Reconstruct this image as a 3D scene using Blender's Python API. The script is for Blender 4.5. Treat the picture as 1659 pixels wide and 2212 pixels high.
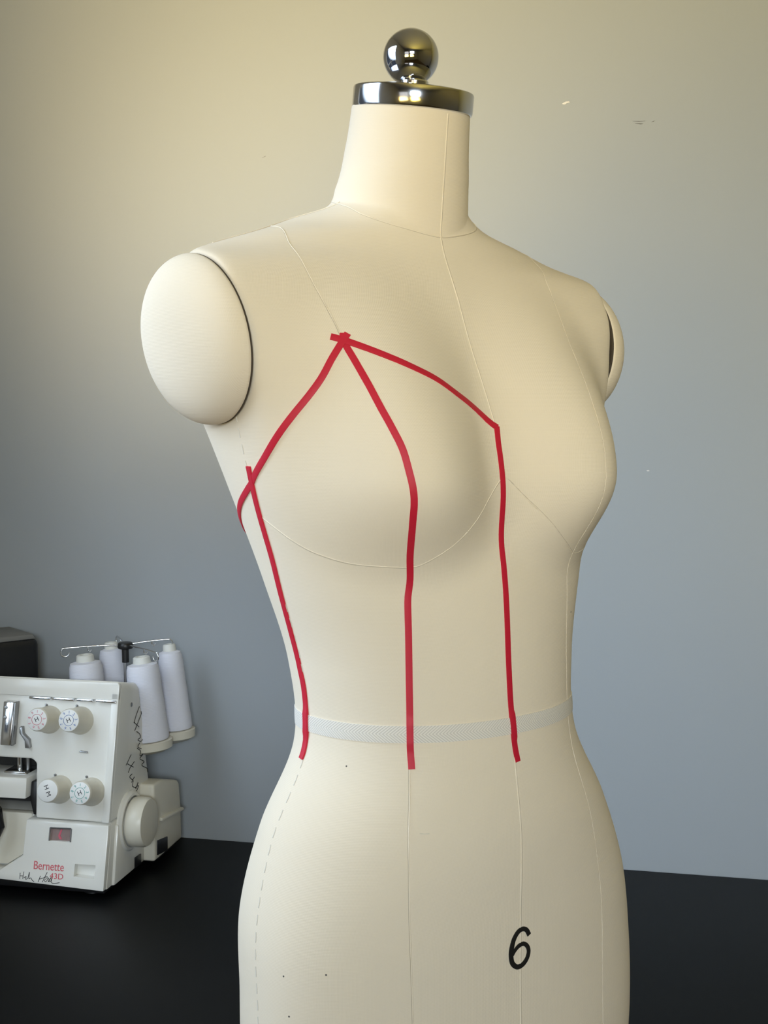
import bpy, bmesh, math, random
import numpy as np
from mathutils import Vector, Matrix

random.seed(7)
for o in list(bpy.data.objects):
    bpy.data.objects.remove(o)
SC = bpy.context.scene
COL = SC.collection
RAD = math.radians
ROOM = RAD(-12.36)                     # the room (wall, table, overlocker) is turned by this about the camera's plumb line

def room(x, y, z=0.0):                 # room coordinates (x right along the wall, y towards it) -> world
    c, s = math.cos(ROOM), math.sin(ROOM)
    return Vector((x * c - y * s, x * s + y * c, z))

# ------------------------------------------------------------------ camera
cam = bpy.data.cameras.new('camera')
cam.sensor_fit = 'VERTICAL'
cam.sensor_height = 24.0
cam.lens = 24.0 * 2900 / 2212
cam_o = bpy.data.objects.new('camera', cam)
cam_o.location = (0, 0, 1.36)
cam_o.rotation_euler = (RAD(90 - 4.46), 0, 0)
cam.clip_start = 0.02
COL.objects.link(cam_o)
SC.camera = cam_o
SC.view_settings.view_transform = 'Standard'
SC.view_settings.look = 'None'
SC.view_settings.gamma = 1.0
SC.view_settings.use_curve_mapping = False
SC.view_settings.exposure = 0.0

# ------------------------------------------------------------------ world and daylight
world = bpy.data.worlds.new('world')
SC.world = world
world.use_nodes = True
wb = world.node_tree.nodes['Background']
wb.inputs[0].default_value = (0.62, 0.76, 1.0, 1)
wb.inputs[1].default_value = 0.1

def area(name, loc, target, sx, sy, watts, color, spread=180):
    l = bpy.data.lights.new(name, 'AREA')
    l.shape = 'RECTANGLE'
    l.size, l.size_y = sx, sy
    l.energy = watts
    l.color = color
    l.spread = RAD(spread)
    o = bpy.data.objects.new(name, l)
    o.location = loc
    o.rotation_euler = (Vector(target) - Vector(loc)).to_track_quat('-Z', 'Y').to_euler()
    COL.objects.link(o)
    return o

# sky light comes down through the windows, light off the sunlit ground outside goes up
area('window_daylight', room(-1.03, 0.95, 1.55), room(0.1, 1.75, 0.75), 0.8, 0.9, 6.0, (0.69, 0.83, 1.0), 90)
area('ground_bounce', room(-1.02, 0.75, 1.10), room(-0.64, 1.855, 1.84), 0.6, 0.4, 3.3, (1.0, 0.76, 0.37), 50)
area('window_daylight', room(0.75, -2.33, 1.90), room(-0.1, 1.0, 1.25), 0.9, 0.5, 7.6, (0.79, 0.895, 0.98), 60)
area('ground_bounce', room(0.75, -2.31, 1.2), room(1.02, 1.855, 3.6), 0.9, 0.5, 22.0, (1.0, 0.72, 0.13), 72)
area('ground_bounce', room(-0.55, -2.31, 1.2), room(0.95, 1.855, 3.2), 0.9, 0.5, 3.8, (1.0, 0.66, 0.14), 60)
area('window_daylight', room(-0.55, -2.33, 1.5), room(-0.35, 0, 0.9), 0.9, 1.2, 1.5, (1.0, 0.96, 0.9), 130)

# ------------------------------------------------------------------ materials
def mat(name, color, rough=0.5, metal=0.0, spec=0.5, noise=None, bump=None, coat=0.0):
    m = bpy.data.materials.new(name)
    m.use_nodes = True
    nt = m.node_tree
    b = nt.nodes['Principled BSDF']
    b.inputs['Base Color'].default_value = (*color, 1)
    b.inputs['Roughness'].default_value = rough
    b.inputs['Metallic'].default_value = metal
    b.inputs['Specular IOR Level'].default_value = spec
    b.inputs['Coat Weight'].default_value = coat
    tc = nt.nodes.new('ShaderNodeTexCoord')
    if noise:                                      # (scale, amount) soft colour variation
        n = nt.nodes.new('ShaderNodeTexNoise')
        n.inputs['Scale'].default_value = noise[0]
        n.inputs['Detail'].default_value = 5
        nt.links.new(tc.outputs['Object'], n.inputs['Vector'])
        mx = nt.nodes.new('ShaderNodeMix'); mx.data_type = 'RGBA'
        a = [c * (1 - noise[1]) for c in color]; d = [min(1, c * (1 + noise[1])) for c in color]
        mx.inputs[6].default_value = (*a, 1); mx.inputs[7].default_value = (*d, 1)
        nt.links.new(n.outputs['Fac'], mx.inputs[0])
        nt.links.new(mx.outputs[2], b.inputs['Base Color'])
    if bump:                                       # (scale, strength, distance)
        n = nt.nodes.new('ShaderNodeTexNoise')
        n.inputs['Scale'].default_value = bump[0]
        n.inputs['Detail'].default_value = 3
        nt.links.new(tc.outputs['Object'], n.inputs['Vector'])
        bp = nt.nodes.new('ShaderNodeBump')
        bp.inputs['Strength'].default_value = bump[1]
        bp.inputs['Distance'].default_value = bump[2]
        nt.links.new(n.outputs['Fac'], bp.inputs['Height'])
        nt.links.new(bp.outputs['Normal'], b.inputs['Normal'])
    return m

def canvas_mat(name, color):
    m = mat(name, color, 0.9, 0, 0.15)
    nt = m.node_tree; b = nt.nodes['Principled BSDF']
    tc = nt.nodes['Texture Coordinate']
    uv = nt.nodes.new('ShaderNodeUVMap'); uv.uv_map = 'UVMap'
    ws = []
    for axis in ('X', 'Y'):
        w = nt.nodes.new('ShaderNodeTexWave'); w.wave_type = 'BANDS'; w.bands_direction = axis
        w.inputs['Scale'].default_value = 320.0        # threads about 1 mm apart (uv is in metres)
        w.inputs['Distortion'].default_value = 1.2
        w.inputs['Detail'].default_value = 2; w.inputs['Detail Scale'].default_value = 2
        nt.links.new(uv.outputs[0], w.inputs['Vector']); ws.append(w)
    ad = nt.nodes.new('ShaderNodeMath'); ad.operation = 'ADD'
    nt.links.new(ws[0].outputs['Fac'], ad.inputs[0]); nt.links.new(ws[1].outputs['Fac'], ad.inputs[1])
    bp = nt.nodes.new('ShaderNodeBump'); bp.inputs['Strength'].default_value = 0.17; bp.inputs['Distance'].default_value = 0.0004
    nt.links.new(ad.outputs[0], bp.inputs['Height']); nt.links.new(bp.outputs['Normal'], b.inputs['Normal'])
    n = nt.nodes.new('ShaderNodeTexNoise'); n.inputs['Scale'].default_value = 9; n.inputs['Detail'].default_value = 6
    nt.links.new(tc.outputs['Object'], n.inputs['Vector'])
    mx = nt.nodes.new('ShaderNodeMix'); mx.data_type = 'RGBA'
    mx.inputs[6].default_value = (*[c * 0.95 for c in color], 1); mx.inputs[7].default_value = (*[min(1, c * 1.04) for c in color], 1)
    nt.links.new(n.outputs['Fac'], mx.inputs[0]); nt.links.new(mx.outputs[2], b.inputs['Base Color'])
    return m

def twill_mat():
    m = mat('waist_twill', (0.70, 0.69, 0.66), 0.85, 0, 0.2)
    nt = m.node_tree; b = nt.nodes['Principled BSDF']
    uv = nt.nodes.new('ShaderNodeUVMap'); uv.uv_map = 'UVMap'
    sp = nt.nodes.new('ShaderNodeSeparateXYZ'); nt.links.new(uv.outputs[0], sp.inputs[0])
    def M(op, a, c):
        n = nt.nodes.new('ShaderNodeMath'); n.operation = op
        for i, v in enumerate((a, c)):
            if v is None: continue
            if isinstance(v, (int, float)): n.inputs[i].default_value = v
            else: nt.links.new(v, n.inputs[i])
        return n.outputs[0]
    pp = M('PINGPONG', sp.outputs[1], 0.006)             # herringbone turning along the middle of the tape
    s = M('ADD', M('MULTIPLY', pp, 1900.0), M('MULTIPLY', sp.outputs[0], 1250.0))
    f = M('ABSOLUTE', M('SINE', s, None), None)
    mx = nt.nodes.new('ShaderNodeMix'); mx.data_type = 'RGBA'
    mx.inputs[6].default_value = (0.60, 0.575, 0.53, 1); mx.inputs[7].default_value = (0.86, 0.83, 0.77, 1)
    nt.links.new(f, mx.inputs[0]); nt.links.new(mx.outputs[2], b.inputs['Base Color'])
    bp = nt.nodes.new('ShaderNodeBump'); bp.inputs['Strength'].default_value = 0.3; bp.inputs['Distance'].default_value = 0.0003
    nt.links.new(f, bp.inputs['Height']); nt.links.new(bp.outputs['Normal'], b.inputs['Normal'])
    return m

M_WALL = mat('wall_paint', (0.363, 0.389, 0.410), 0.75, 0, 0.25, (1.2, 0.015), (260, 0.06, 0.0006))
M_SIDEWALL = mat('side_wall_paint', (0.55, 0.54, 0.52), 0.8, 0, 0.2)
M_CEIL = mat('ceiling_paint', (0.52, 0.545, 0.60), 0.9, 0, 0.1)
M_FLOOR = mat('floor_wood', (0.16, 0.11, 0.075), 0.5, 0, 0.4, (6, 0.2))
M_TRIM = mat('window_paint', (0.8, 0.8, 0.78), 0.5)
M_GLASS = mat('window_glass', (0.95, 0.97, 0.97), 0.02)
M_GLASS.node_tree.nodes['Principled BSDF'].inputs['Transmission Weight'].default_value = 1.0
M_TABLE = mat('black_laminate', (0.0035, 0.004, 0.0044), 0.5, 0, 0.16, (40, 0.12), (500, 0.05, 0.0004))
M_TLEG = mat('table_leg_metal', (0.03, 0.03, 0.03), 0.45, 0.6)
M_CANVAS = canvas_mat('form_canvas', (0.86, 0.775, 0.635))
M_SEAM = mat('seam_edge', (0.88, 0.80, 0.66), 0.85, 0, 0.15)
M_STITCH = mat('stitch_thread', (0.68, 0.65, 0.59), 0.7)
M_SEAM_SHADE = mat('seam_shade', (0.56, 0.49, 0.39), 0.9)
M_GAP_SHADE = mat('gap_shade_brown', (0.07, 0.055, 0.04), 0.8)
M_RED = mat('red_tape', (0.58, 0.012, 0.040), 0.55, 0, 0.4, (300, 0.06))
M_TWILL = twill_mat()
M_INK = mat('black_ink', (0.008, 0.008, 0.008), 0.6)
M_STEEL = mat('polished_steel', (0.60, 0.61, 0.65), 0.12, 1.0)
M_BALL = mat('ball_steel', (0.60, 0.61, 0.66), 0.06, 1.0)
M_CHROME = mat('chrome', (0.75, 0.76, 0.78), 0.14, 1.0)
M_PLASTIC = mat('white_plastic', (0.82, 0.81, 0.76), 0.22, 0, 0.5, (5, 0.02))
M_CREAM = mat('cream_plastic', (0.70, 0.665, 0.565), 0.35, 0, 0.5)
M_FACE = mat('dial_face_plastic', (0.82, 0.82, 0.80), 0.35)
M_BLACK = mat('black_plastic', (0.010, 0.010, 0.011), 0.4)
M_GREY = mat('grey_metal', (0.30, 0.30, 0.30), 0.35, 0.8)
M_DARKIN = mat('dark_inside', (0.02, 0.02, 0.02), 0.6)
M_THREAD = mat('white_thread', (0.74, 0.75, 0.83), 0.75, 0, 0.3, None, None)
M_CONE = mat('spool_core', (0.72, 0.72, 0.68), 0.5)
M_PINKP = mat('pink_print', (0.62, 0.12, 0.17), 0.5)
M_BLUEP = mat('blue_print', (0.07, 0.16, 0.42), 0.5)
M_TEALP = mat('teal_print', (0.06, 0.34, 0.30), 0.5)
M_REDP = mat('red_print', (0.68, 0.12, 0.15), 0.5)
M_WINDOWP = mat('smoky_window', (0.30, 0.22, 0.21), 0.12, 0, 0.5, (90, 0.35))
M_CASE = mat('dark_case', (0.012, 0.013, 0.015), 0.45, 0, 0.4)
M_CASELID = mat('grey_case_lid', (0.20, 0.20, 0.195), 0.5)
M_CHIP = mat('bare_plaster', (0.72, 0.71, 0.68), 0.9)
M_SCUFF = mat('dark_scuff', (0.10, 0.09, 0.08), 0.8)
M_FIBRE = mat('pale_fibre', (0.75, 0.70, 0.58), 0.8)

# fine wound-thread relief on the cones
_nt = M_THREAD.node_tree
_w = _nt.nodes.new('ShaderNodeTexWave'); _w.bands_direction = 'Z'; _w.inputs['Scale'].default_value = 160; _w.inputs['Distortion'].default_value = 2.0
_b = _nt.nodes.new('ShaderNodeBump'); _b.inputs['Strength'].default_value = 0.25; _b.inputs['Distance'].default_value = 0.0006
_nt.links.new(_nt.nodes['Texture Coordinate'].outputs['Object'], _w.inputs['Vector'])
_nt.links.new(_w.outputs['Fac'], _b.inputs['Height']); _nt.links.new(_b.outputs['Normal'], _nt.nodes['Principled BSDF'].inputs['Normal'])

# ------------------------------------------------------------------ object helpers
def tag(o, label=None, cat=None, group=None, kind=None):
    if label: o['label'] = label
    if cat: o['category'] = cat
    if group: o['group'] = group
    if kind: o['kind'] = kind
    return o

def link(name, me, m, parent=None, smooth=False):
    o = bpy.data.objects.new(name, me)
    COL.objects.link(o)
    if m: me.materials.append(m)
    if smooth:
        me.polygons.foreach_set('use_smooth', [True] * len(me.polygons))
    if parent: o.parent = parent
    return o

def from_bm(name, bm, m, parent=None, smooth=False, angle=None):
    bmesh.ops.recalc_face_normals(bm, faces=bm.faces)
    me = bpy.data.meshes.new(name)
    bm.to_mesh(me); bm.free()
    o = link(name, me, m, parent, smooth)
    if angle:
        me.polygons.foreach_set('use_smooth', [True] * len(me.polygons))
        me.set_sharp_from_angle(angle=RAD(angle))
    return o

def empty(name, loc=(0, 0, 0), rz=0.0):
    o = bpy.data.objects.new(name, None)
    o.location = loc; o.rotation_euler = (0, 0, rz)
    o.empty_display_size = 0.05
    COL.objects.link(o)
    return o

def add_box(bm, x0, x1, y0, y1, z0, z1):
    vs = [bm.verts.new(p) for p in ((x0, y0, z0), (x1, y0, z0), (x1, y1, z0), (x0, y1, z0), (x0, y0, z1), (x1, y0, z1), (x1, y1, z1), (x0, y1, z1))]
    for f in ((0, 3, 2, 1), (4, 5, 6, 7), (0, 1, 5, 4), (1, 2, 6, 5), (2, 3, 7, 6), (3, 0, 4, 7)):
        bm.faces.new([vs[i] for i in f])

def box(name, b, m, parent=None, bev=0.0, seg=2):
    bm = bmesh.new(); add_box(bm, *b)
    if bev: bmesh.ops.bevel(bm, geom=bm.edges[:], offset=bev, segments=seg, affect='EDGES', profile=0.5)
    return from_bm(name, bm, m, parent, angle=40 if bev else None)

def lathe_bm(prof, n=40, bm=None, mtx=None):
    bm = bm or bmesh.new(); rings = []
    for r, h in prof:
        if r < 1e-6:
            rings.append([bm.verts.new((0, 0, h))])
        else:
            rings.append([bm.verts.new((r * math.cos(2 * math.pi * k / n), r * math.sin(2 * math.pi * k / n), h)) for k in range(n)])
    for a, b in zip(rings, rings[1:]):
        for k in range(n):
            q = [a[k % len(a)], a[(k + 1) % len(a)], b[(k + 1) % len(b)], b[k % len(b)]]
            u = []
            for v in q:
                if v not in u: u.append(v)
            if len(u) >= 3: bm.faces.new(u)
    if mtx is not None: bm.transform(mtx)
    return bm

def axis_mtx(origin, direction):
    q = Vector(direction).to_track_quat('Z', 'Y')
    return Matrix.Translation(origin) @ q.to_matrix().to_4x4()

def lathe(name, prof, m, parent, origin=(0, 0, 0), direction=(0, 0, 1), n=40, angle=35):
    return from_bm(name, lathe_bm(prof, n, None, axis_mtx(origin, direction)), m, parent, angle=angle)

def resample(pts, step):
    P = [np.array(p, float) for p in pts]
    P = [2 * P[0] - P[1]] + P + [2 * P[-1] - P[-2]]
    out = []
    for i in range(1, len(P) - 2):
        d = np.linalg.norm(P[i + 1] - P[i]); k = max(2, int(d / step))
        for t in np.arange(k) / k:
            a, b, c, e = P[i - 1], P[i], P[i + 1], P[i + 2]
            out.append(0.5 * ((2 * b) + (c - a) * t + (2 * a - 5 * b + 4 * c - e) * t ** 2 + (3 * b - a - 3 * c + e) * t ** 3))
    out.append(P[-2])
    return np.array(out)

def tube_bm(pts, r, n=8, bm=None, closed=False):
    bm = bm or bmesh.new()
    P = [Vector(p) for p in pts]; rings = []
    up = Vector((0.13, 0.31, 0.94))
    for i, p in enumerate(P):
        t = (P[min(i + 1, len(P) - 1)] - P[max(i - 1, 0)]).normalized()
        a = t.cross(up)
        if a.length < 1e-4: a = t.cross(Vector((1, 0, 0)))
        a.normalize(); b = t.cross(a)
        rr = r[i] if hasattr(r, '__len__') else r
        rings.append([bm.verts.new(p + a * rr * math.cos(2 * math.pi * k / n) + b * rr * math.sin(2 * math.pi * k / n)) for k in range(n)])
    for x, y in zip(rings, rings[1:]):
        for k in range(n):
            bm.faces.new((x[k], x[(k + 1) % n], y[(k + 1) % n], y[k]))
    bm.faces.new(rings[0][::-1]); bm.faces.new(rings[-1])
    return bm

def tube(name, pts, r, m, parent=None, n=8):
    return from_bm(name, tube_bm(pts, r, n), m, parent, angle=50)

def prism(name, outline, m, parent, f0, f1, bev=0.0, seg=2):
    """closed outline of (a,b); f0/f1 map it to the two end faces"""
    bm = bmesh.new()
    A = [bm.verts.new(f0(*p)) for p in outline]; B = [bm.verts.new(f1(*p)) for p in outline]
    bm.faces.new(A); bm.faces.new(B[::-1]); n = len(outline)
    for k in range(n): bm.faces.new((A[k], B[k], B[(k + 1) % n], A[(k + 1) % n]))
    bmesh.ops.recalc_face_normals(bm, faces=bm.faces)
    if bev: bmesh.ops.bevel(bm, geom=bm.edges[:], offset=bev, segments=seg, affect='EDGES', profile=0.5, clamp_overlap=True)
    return from_bm(name, bm, m, parent, angle=38)

def text_bm(txt, size, extrude=0.0002):
    cu = bpy.data.curves.new('lettering', 'FONT'); cu.body = txt; cu.size = size; cu.extrude = extrude
    cu.align_x = 'CENTER'; cu.align_y = 'CENTER'; cu.resolution_u = 3
    o = bpy.data.objects.new('lettering', cu); COL.objects.link(o)
    dg = bpy.context.evaluated_depsgraph_get()
    me = bpy.data.meshes.new_from_object(o.evaluated_get(dg))
    bm = bmesh.new(); bm.from_mesh(me)
    bpy.data.objects.remove(o); bpy.data.meshes.remove(me); bpy.data.curves.remove(cu)
    return bm

# ------------------------------------------------------------------ the room
XL, XR, YF, YB, ZC = -1.06, 2.6, -2.4, 1.855, 2.55
def rbox(name, b, m, kind='structure', bev=0.0):
    o = box(name, b, m, None, bev); o.rotation_euler = (0, 0, ROOM)
    if kind: o['kind'] = kind
    return o
def rwall(name, boxes, m):
    bm = bmesh.new()
    for b in boxes: add_box(bm, *b)
    o = from_bm(name, bm, m); o.rotation_euler = (0, 0, ROOM); o['kind'] = 'structure'
    return o
rbox('floor', (XL - .1, XR + .1, YF - .1, YB + .1, -0.06, 0.0), M_FLOOR)
rbox('ceiling', (XL - .1, XR + .1, YF - .1, YB + .1, ZC, ZC + 0.06), M_CEIL)
wall_back = rbox('wall_back', (XL - .1, XR + .1, YB, YB + 0.1, 0.0, ZC), M_WALL)
rbox('wall_right', (XR, XR + 0.1, YF - .1, YB, 0.0, ZC), M_SIDEWALL)
WL = (0.50, 1.40, 0.88, 2.02)            # window in the left wall: y0,y1,z0,z1
rwall('wall_left', [(XL - .1, XL, YF - .1, WL[0], 0, ZC), (XL - .1, XL, WL[1], YB, 0, ZC), (XL - .1, XL, WL[0], WL[1], 0, WL[2]), (XL - .1, XL, WL[0], WL[1], WL[3], ZC)], M_SIDEWALL)
WF = [(-1.02, -0.08), (0.28, 1.22)]       # windows in the wall behind the camera
fz0, fz1 = 0.88, 2.12
rwall('wall_front', [(XL, WF[0][0], YF - .1, YF, 0, ZC), (WF[0][1], WF[1][0], YF - .1, YF, 0, ZC), (WF[1][1], XR, YF - .1, YF, 0, ZC)]
      + [(a, b, YF - .1, YF, 0, fz0) for a, b in WF] + [(a, b, YF - .1, YF, fz1, ZC) for a, b in WF], M_SIDEWALL)
def window(name, axis, a0, a1, z0, z1, pos):
    bm = bmesh.new(); t = 0.045
    def B(u0, u1, w0, w1):
        if axis == 'x': add_box(bm, u0, u1, pos - .07, pos - .02, w0, w1)
        else: add_box(bm, pos - .07, pos - .02, u0, u1, w0, w1)
    B(a0, a0 + t, z0, z1); B(a1 - t, a1, z0, z1); B(a0 + t, a1 - t, z0, z0 + t); B(a0 + t, a1 - t, z1 - t, z1)
    mid = (a0 + a1) / 2; zm = (z0 + z1) / 2
    B(mid - .018, mid + .018, z0 + t, z1 - t); B(a0 + t, mid - .018, zm - .018, zm + .018); B(mid + .018, a1 - t, zm - .018, zm + .018)
    o = from_bm(name, bm, M_TRIM); o.rotation_euler = (0, 0, ROOM); o['kind'] = 'structure'
    for u0, u1 in ((a0 + t, mid - .018), (mid + .018, a1 - t)):
        for w0, w1 in ((z0 + t, zm - .018), (zm + .018, z1 - t)):
            b = (u0, u1, pos - .047, pos - .043, w0, w1) if axis == 'x' else (pos - .047, pos - .043, u0, u1, w0, w1)
            box('pane', b, M_GLASS, o)
    return o
window('window_1', 'y', WL[0], WL[1], WL[2], WL[3], XL)
window('window_2', 'x', WF[0][0], WF[0][1], fz0, fz1, YF)
window('window_3', 'x', WF[1][0], WF[1][1], fz0, fz1, YF)

# small marks on the back wall: chipped paint and scuffs, slightly proud flakes
def flake(name, pts, m):
    bm = bmesh.new()
    A = [bm.verts.new((x, YB - 0.0001, z)) for x, z in pts]; Bv = [bm.verts.new((x, YB - 0.0008, z)) for x, z in pts]
    bm.faces.new(Bv); n = len(pts)
    for k in range(n): bm.faces.new((A[k], A[(k + 1) % n], Bv[(k + 1) % n], Bv[k]))
    return from_bm(name, bm, m, wall_back)
flake('paint_chip', [(-.1606, 1.7680), (-.1560, 1.7703), (-.1515, 1.7705), (-.1502, 1.7688), (-.1545, 1.7680), (-.1570, 1.7665), (-.1598, 1.7668)], M_CHIP)
flake('paint_chip', [(-.0420, 1.2744), (-.0392, 1.2750), (-.0376, 1.2741), (-.0398, 1.2733)], M_CHIP)
for p in ([(-.0670, 1.7408), (-.0590, 1.7398), (-.0500, 1.7402), (-.0590, 1.7404)], [(-.0640, 1.7372), (-.0560, 1.7360), (-.0530, 1.7364), (-.0580, 1.7370)],
          [(-.0420, 1.7382), (-.0385, 1.7402), (-.0392, 1.7390)], [(-.5830, 1.7126), (-.5790, 1.7142), (-.5782, 1.7150), (-.5806, 1.7136)]):
    flake('scuff', p, M_SCUFF)

# ------------------------------------------------------------------ the table
TZ = 0.72
table = empty('work_table', room(0.1, 1.5, 0), ROOM)
tag(table, 'long black work table standing along the grey wall', 'table')
box('table_top', (-1.15, 1.5, -0.30, 0.352, TZ - 0.035, TZ), M_TABLE, table, 0.003)
for x in (-1.10, 1.43):
    for y in (-0.24, 0.29):
        box('leg', (x - .025, x + .025, y - .025, y + .025, 0, TZ - 0.0345), M_TLEG, table, 0.003)
box('apron', (-1.07, 1.40, -0.25, -0.23, TZ - 0.10, TZ - 0.0345), M_TLEG, table)
box('apron', (-1.07, 1.40, 0.28, 0.30, TZ - 0.10, TZ - 0.0345), M_TLEG, table)

# ------------------------------------------------------------------ the dress form
YAW = RAD(36.0)
form = empty('dress_form', (0.0287, 1.05, 0.0), YAW)
tag(form, 'cream canvas dress form with red tapes and a steel neck cap', 'dress form')
ZK = np.array([.70, .80, .87, .93, .99, 1.05, 1.11, 1.17, 1.23, 1.29, 1.35, 1.40, 1.44, 1.464, 1.478, 1.491, 1.502, 1.515, 1.53, 1.56, 1.605])
KA = [0.1658, 0.1726, 0.1748, 0.1738, 0.1693, 0.1502, 0.1188, 0.1193, 0.1344, 0.1527, 0.1735, 0.1981, 0.2155, 0.2059, 0.1647, 0.1232, 0.0900, 0.056, 0.0519, 0.0479, 0.0448]
KF = [0.1215, 0.124, 0.1235, 0.1211, 0.1204, 0.1204, 0.1123, 0.1068, 0.1015, 0.0894, 0.077, 0.0613, 0.0453, 0.0339, 0.0277, 0.024, 0.022, 0.025, 0.0274, 0.0301, 0.0345]
KB = [0.0689, 0.0684, 0.0699, 0.0732, 0.0762, 0.0682, 0.057, 0.0687, 0.0917, 0.1173, 0.1356, 0.1371, 0.1304, 0.1123, 0.1032, 0.0969, 0.0928, 0.0878, 0.0766, 0.0658, 0.0551]
KM = [-0.0167, -0.0299, -0.04, -0.0394, -0.0302, -0.0213, -0.0165, -0.0134, -0.0088, -0.0076, -0.0046, -0.0003, 0.0037, 0.016, 0.0345, 0.0363, 0.0499, 0.0347, 0.025, 0.0184, 0.0118]
KN = [2.2, 2.2, 2.2, 2.2, 2.2, 2.1, 2.1, 2.1, 2.1, 2.2, 2.3, 2.3, 2.1, 1.75, 1.65, 1.65, 1.75, 1.9, 2.0, 2.0, 2.0]
BR = [0.07203, 1.31241, 0.09875, 0.09547, 0.16498, 0.08652, 0.04358, 2.40795, 0.00923]
def spline(yk, x):
    xk = ZK; yk = np.asarray(yk, float); h = np.diff(xk); d = np.diff(yk) / h
    m = np.zeros_like(yk); m[0] = d[0]; m[-1] = d[-1]
    m[1:-1] = (d[:-1] * h[1:] + d[1:] * h[:-1]) / (h[1:] + h[:-1])
    i = np.clip(np.searchsorted(xk, x) - 1, 0, len(h) - 1); t = (np.clip(x, xk[0], xk[-1]) - xk[i]) / h[i]
    return (2 * t ** 3 - 3 * t ** 2 + 1) * yk[i] + (t ** 3 - 2 * t ** 2 + t) * h[i] * m[i] + (-2 * t ** 3 + 3 * t ** 2) * yk[i + 1] + (t ** 3 - t ** 2) * h[i] * m[i + 1]
def plate_x(z): return .1676 + .0142 * (z - 1.35) / .114
def surf(u, z):
    """point on the form: u is the angle from the centre front (positive to its left), z the height"""
    u = np.asarray(u, float); z = np.asarray(z, float)
    a, f, b, n, ym = (spline(k, z) for k in (KA, KF, KB, KN, KM))
    s, c = np.sin(u), np.cos(u); e = 2 / n
    x = a * np.sign(s) * np.abs(s) ** e
    y = np.where(c > 0, ym - (f + ym) * np.abs(c) ** e, ym + (b - ym) * np.abs(c) ** e)
    for sg in (-1, 1):                                   # the bust
        dx = x * sg - BR[0]; sx = np.where(dx < 0, BR[2], BR[3]); dz = z - BR[1]; sz = np.where(dz > 0, BR[4], BR[5])
        t2 = (dx / sx) ** 2 + (dz / sz) ** 2
        g = np.where(t2 < 1, (1 - np.minimum(t2, 1)) ** BR[7], 0) * (c > 0) * np.clip(c * 4, 0, 1)
        y = y - BR[6] * g; x = x + sg * BR[8] * g
    zb = 1.53 - z                                        # the straight neck runs down into the shoulders and meets them at a crisp line
    an, fn, bn, mn = .0519 + .133 * zb, .0274 - .09 * zb, .0766 + .36 * zb, .025 + .22 * zb
    E = np.sqrt((x / an) ** 2 + ((y - mn) / np.where(y < mn, mn + fn, bn - mn)) ** 2)
    sc = np.where((z > 1.465) & (z < 1.53) & (E < 1), 1 / np.maximum(E, 1e-3), 1.0)
    x = x * sc; y = mn + (y - mn) * sc
    xp = plate_x(z)                                      # flat armhole plates
    k0 = .004; ax = np.abs(x); soft = ax - k0 * np.log1p(np.exp(np.clip((ax - xp) / k0, -30, 30)))
    wz_ = np.clip((z - 1.27) / .07, 0, 1); wz_ = wz_ * wz_ * (3 - 2 * wz_) * (z < 1.52)
    x = np.sign(x) * (ax + (soft - ax) * wz_)
    k = np.clip((z - 1.46) / .145, 0, 1); k = k * k * (3 - 2 * k) * math.tan(RAD(8))
    return np.stack([x, y, z + k * (y - (b - f) / 2)], -1)
def surf_n(u, z):
    p = surf(u, z); du = surf(u + 2e-3, z) - surf(u - 2e-3, z); dz = surf(u, z + 5e-4) - surf(u, z - 5e-4)
    n = np.cross(du, dz); return p, n / (np.linalg.norm(n, axis=-1, keepdims=True) + 1e-12)

def build_torso():
    zs = np.concatenate([np.arange(.74, 1.30, .004), np.arange(1.30, 1.44, .003), np.arange(1.44, 1.5195, .0012), np.arange(1.5195, 1.591, .003)])
    nu = 256
    us = np.linspace(-math.pi, math.pi, nu, endpoint=False)
    U, Z = np.meshgrid(us, zs); P = surf(U, Z)
    verts = P.reshape(-1, 3).tolist(); faces = []; nr = len(zs)
    for i in range(nr - 1):
        for j in range(nu):
            k = (j + 1) % nu
            faces.append((i * nu + j, i * nu + k, (i + 1) * nu + k, (i + 1) * nu + j))
    verts.append([0, P[0, :, 1].mean(), .735]); verts.append([0, P[-1, :, 1].mean(), P[-1, :, 2].mean()])
    cb, ct = len(verts) - 2, len(verts) - 1
    for j in range(nu):
        k = (j + 1) % nu
        faces.append((cb, k, j)); faces.append((ct, (nr - 1) * nu + j, (nr - 1) * nu + k))
    me = bpy.data.meshes.new('torso'); me.from_pydata(verts, [], faces); me.update()
    uvl = me.uv_layers.new(name='UVMap'); uvd = np.zeros((len(me.loops), 2)); li = 0
    for f in me.polygons:
        vi = list(f.vertices); js = [v % nu for v in vi if v < nr * nu]
        wrap = bool(js) and max(js) - min(js) > nu / 2
        for v in vi:
            if v >= nr * nu: uvd[li] = (0, 0)
            else:
                j = v % nu
                if wrap and j < nu / 2: j += nu
                uvd[li] = (j / nu * 0.85, zs[v // nu])
            li += 1
    uvl.data.foreach_set('uv', uvd.ravel())
    return link('torso', me, M_CANVAS, form, True)
torso = build_torso()

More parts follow.
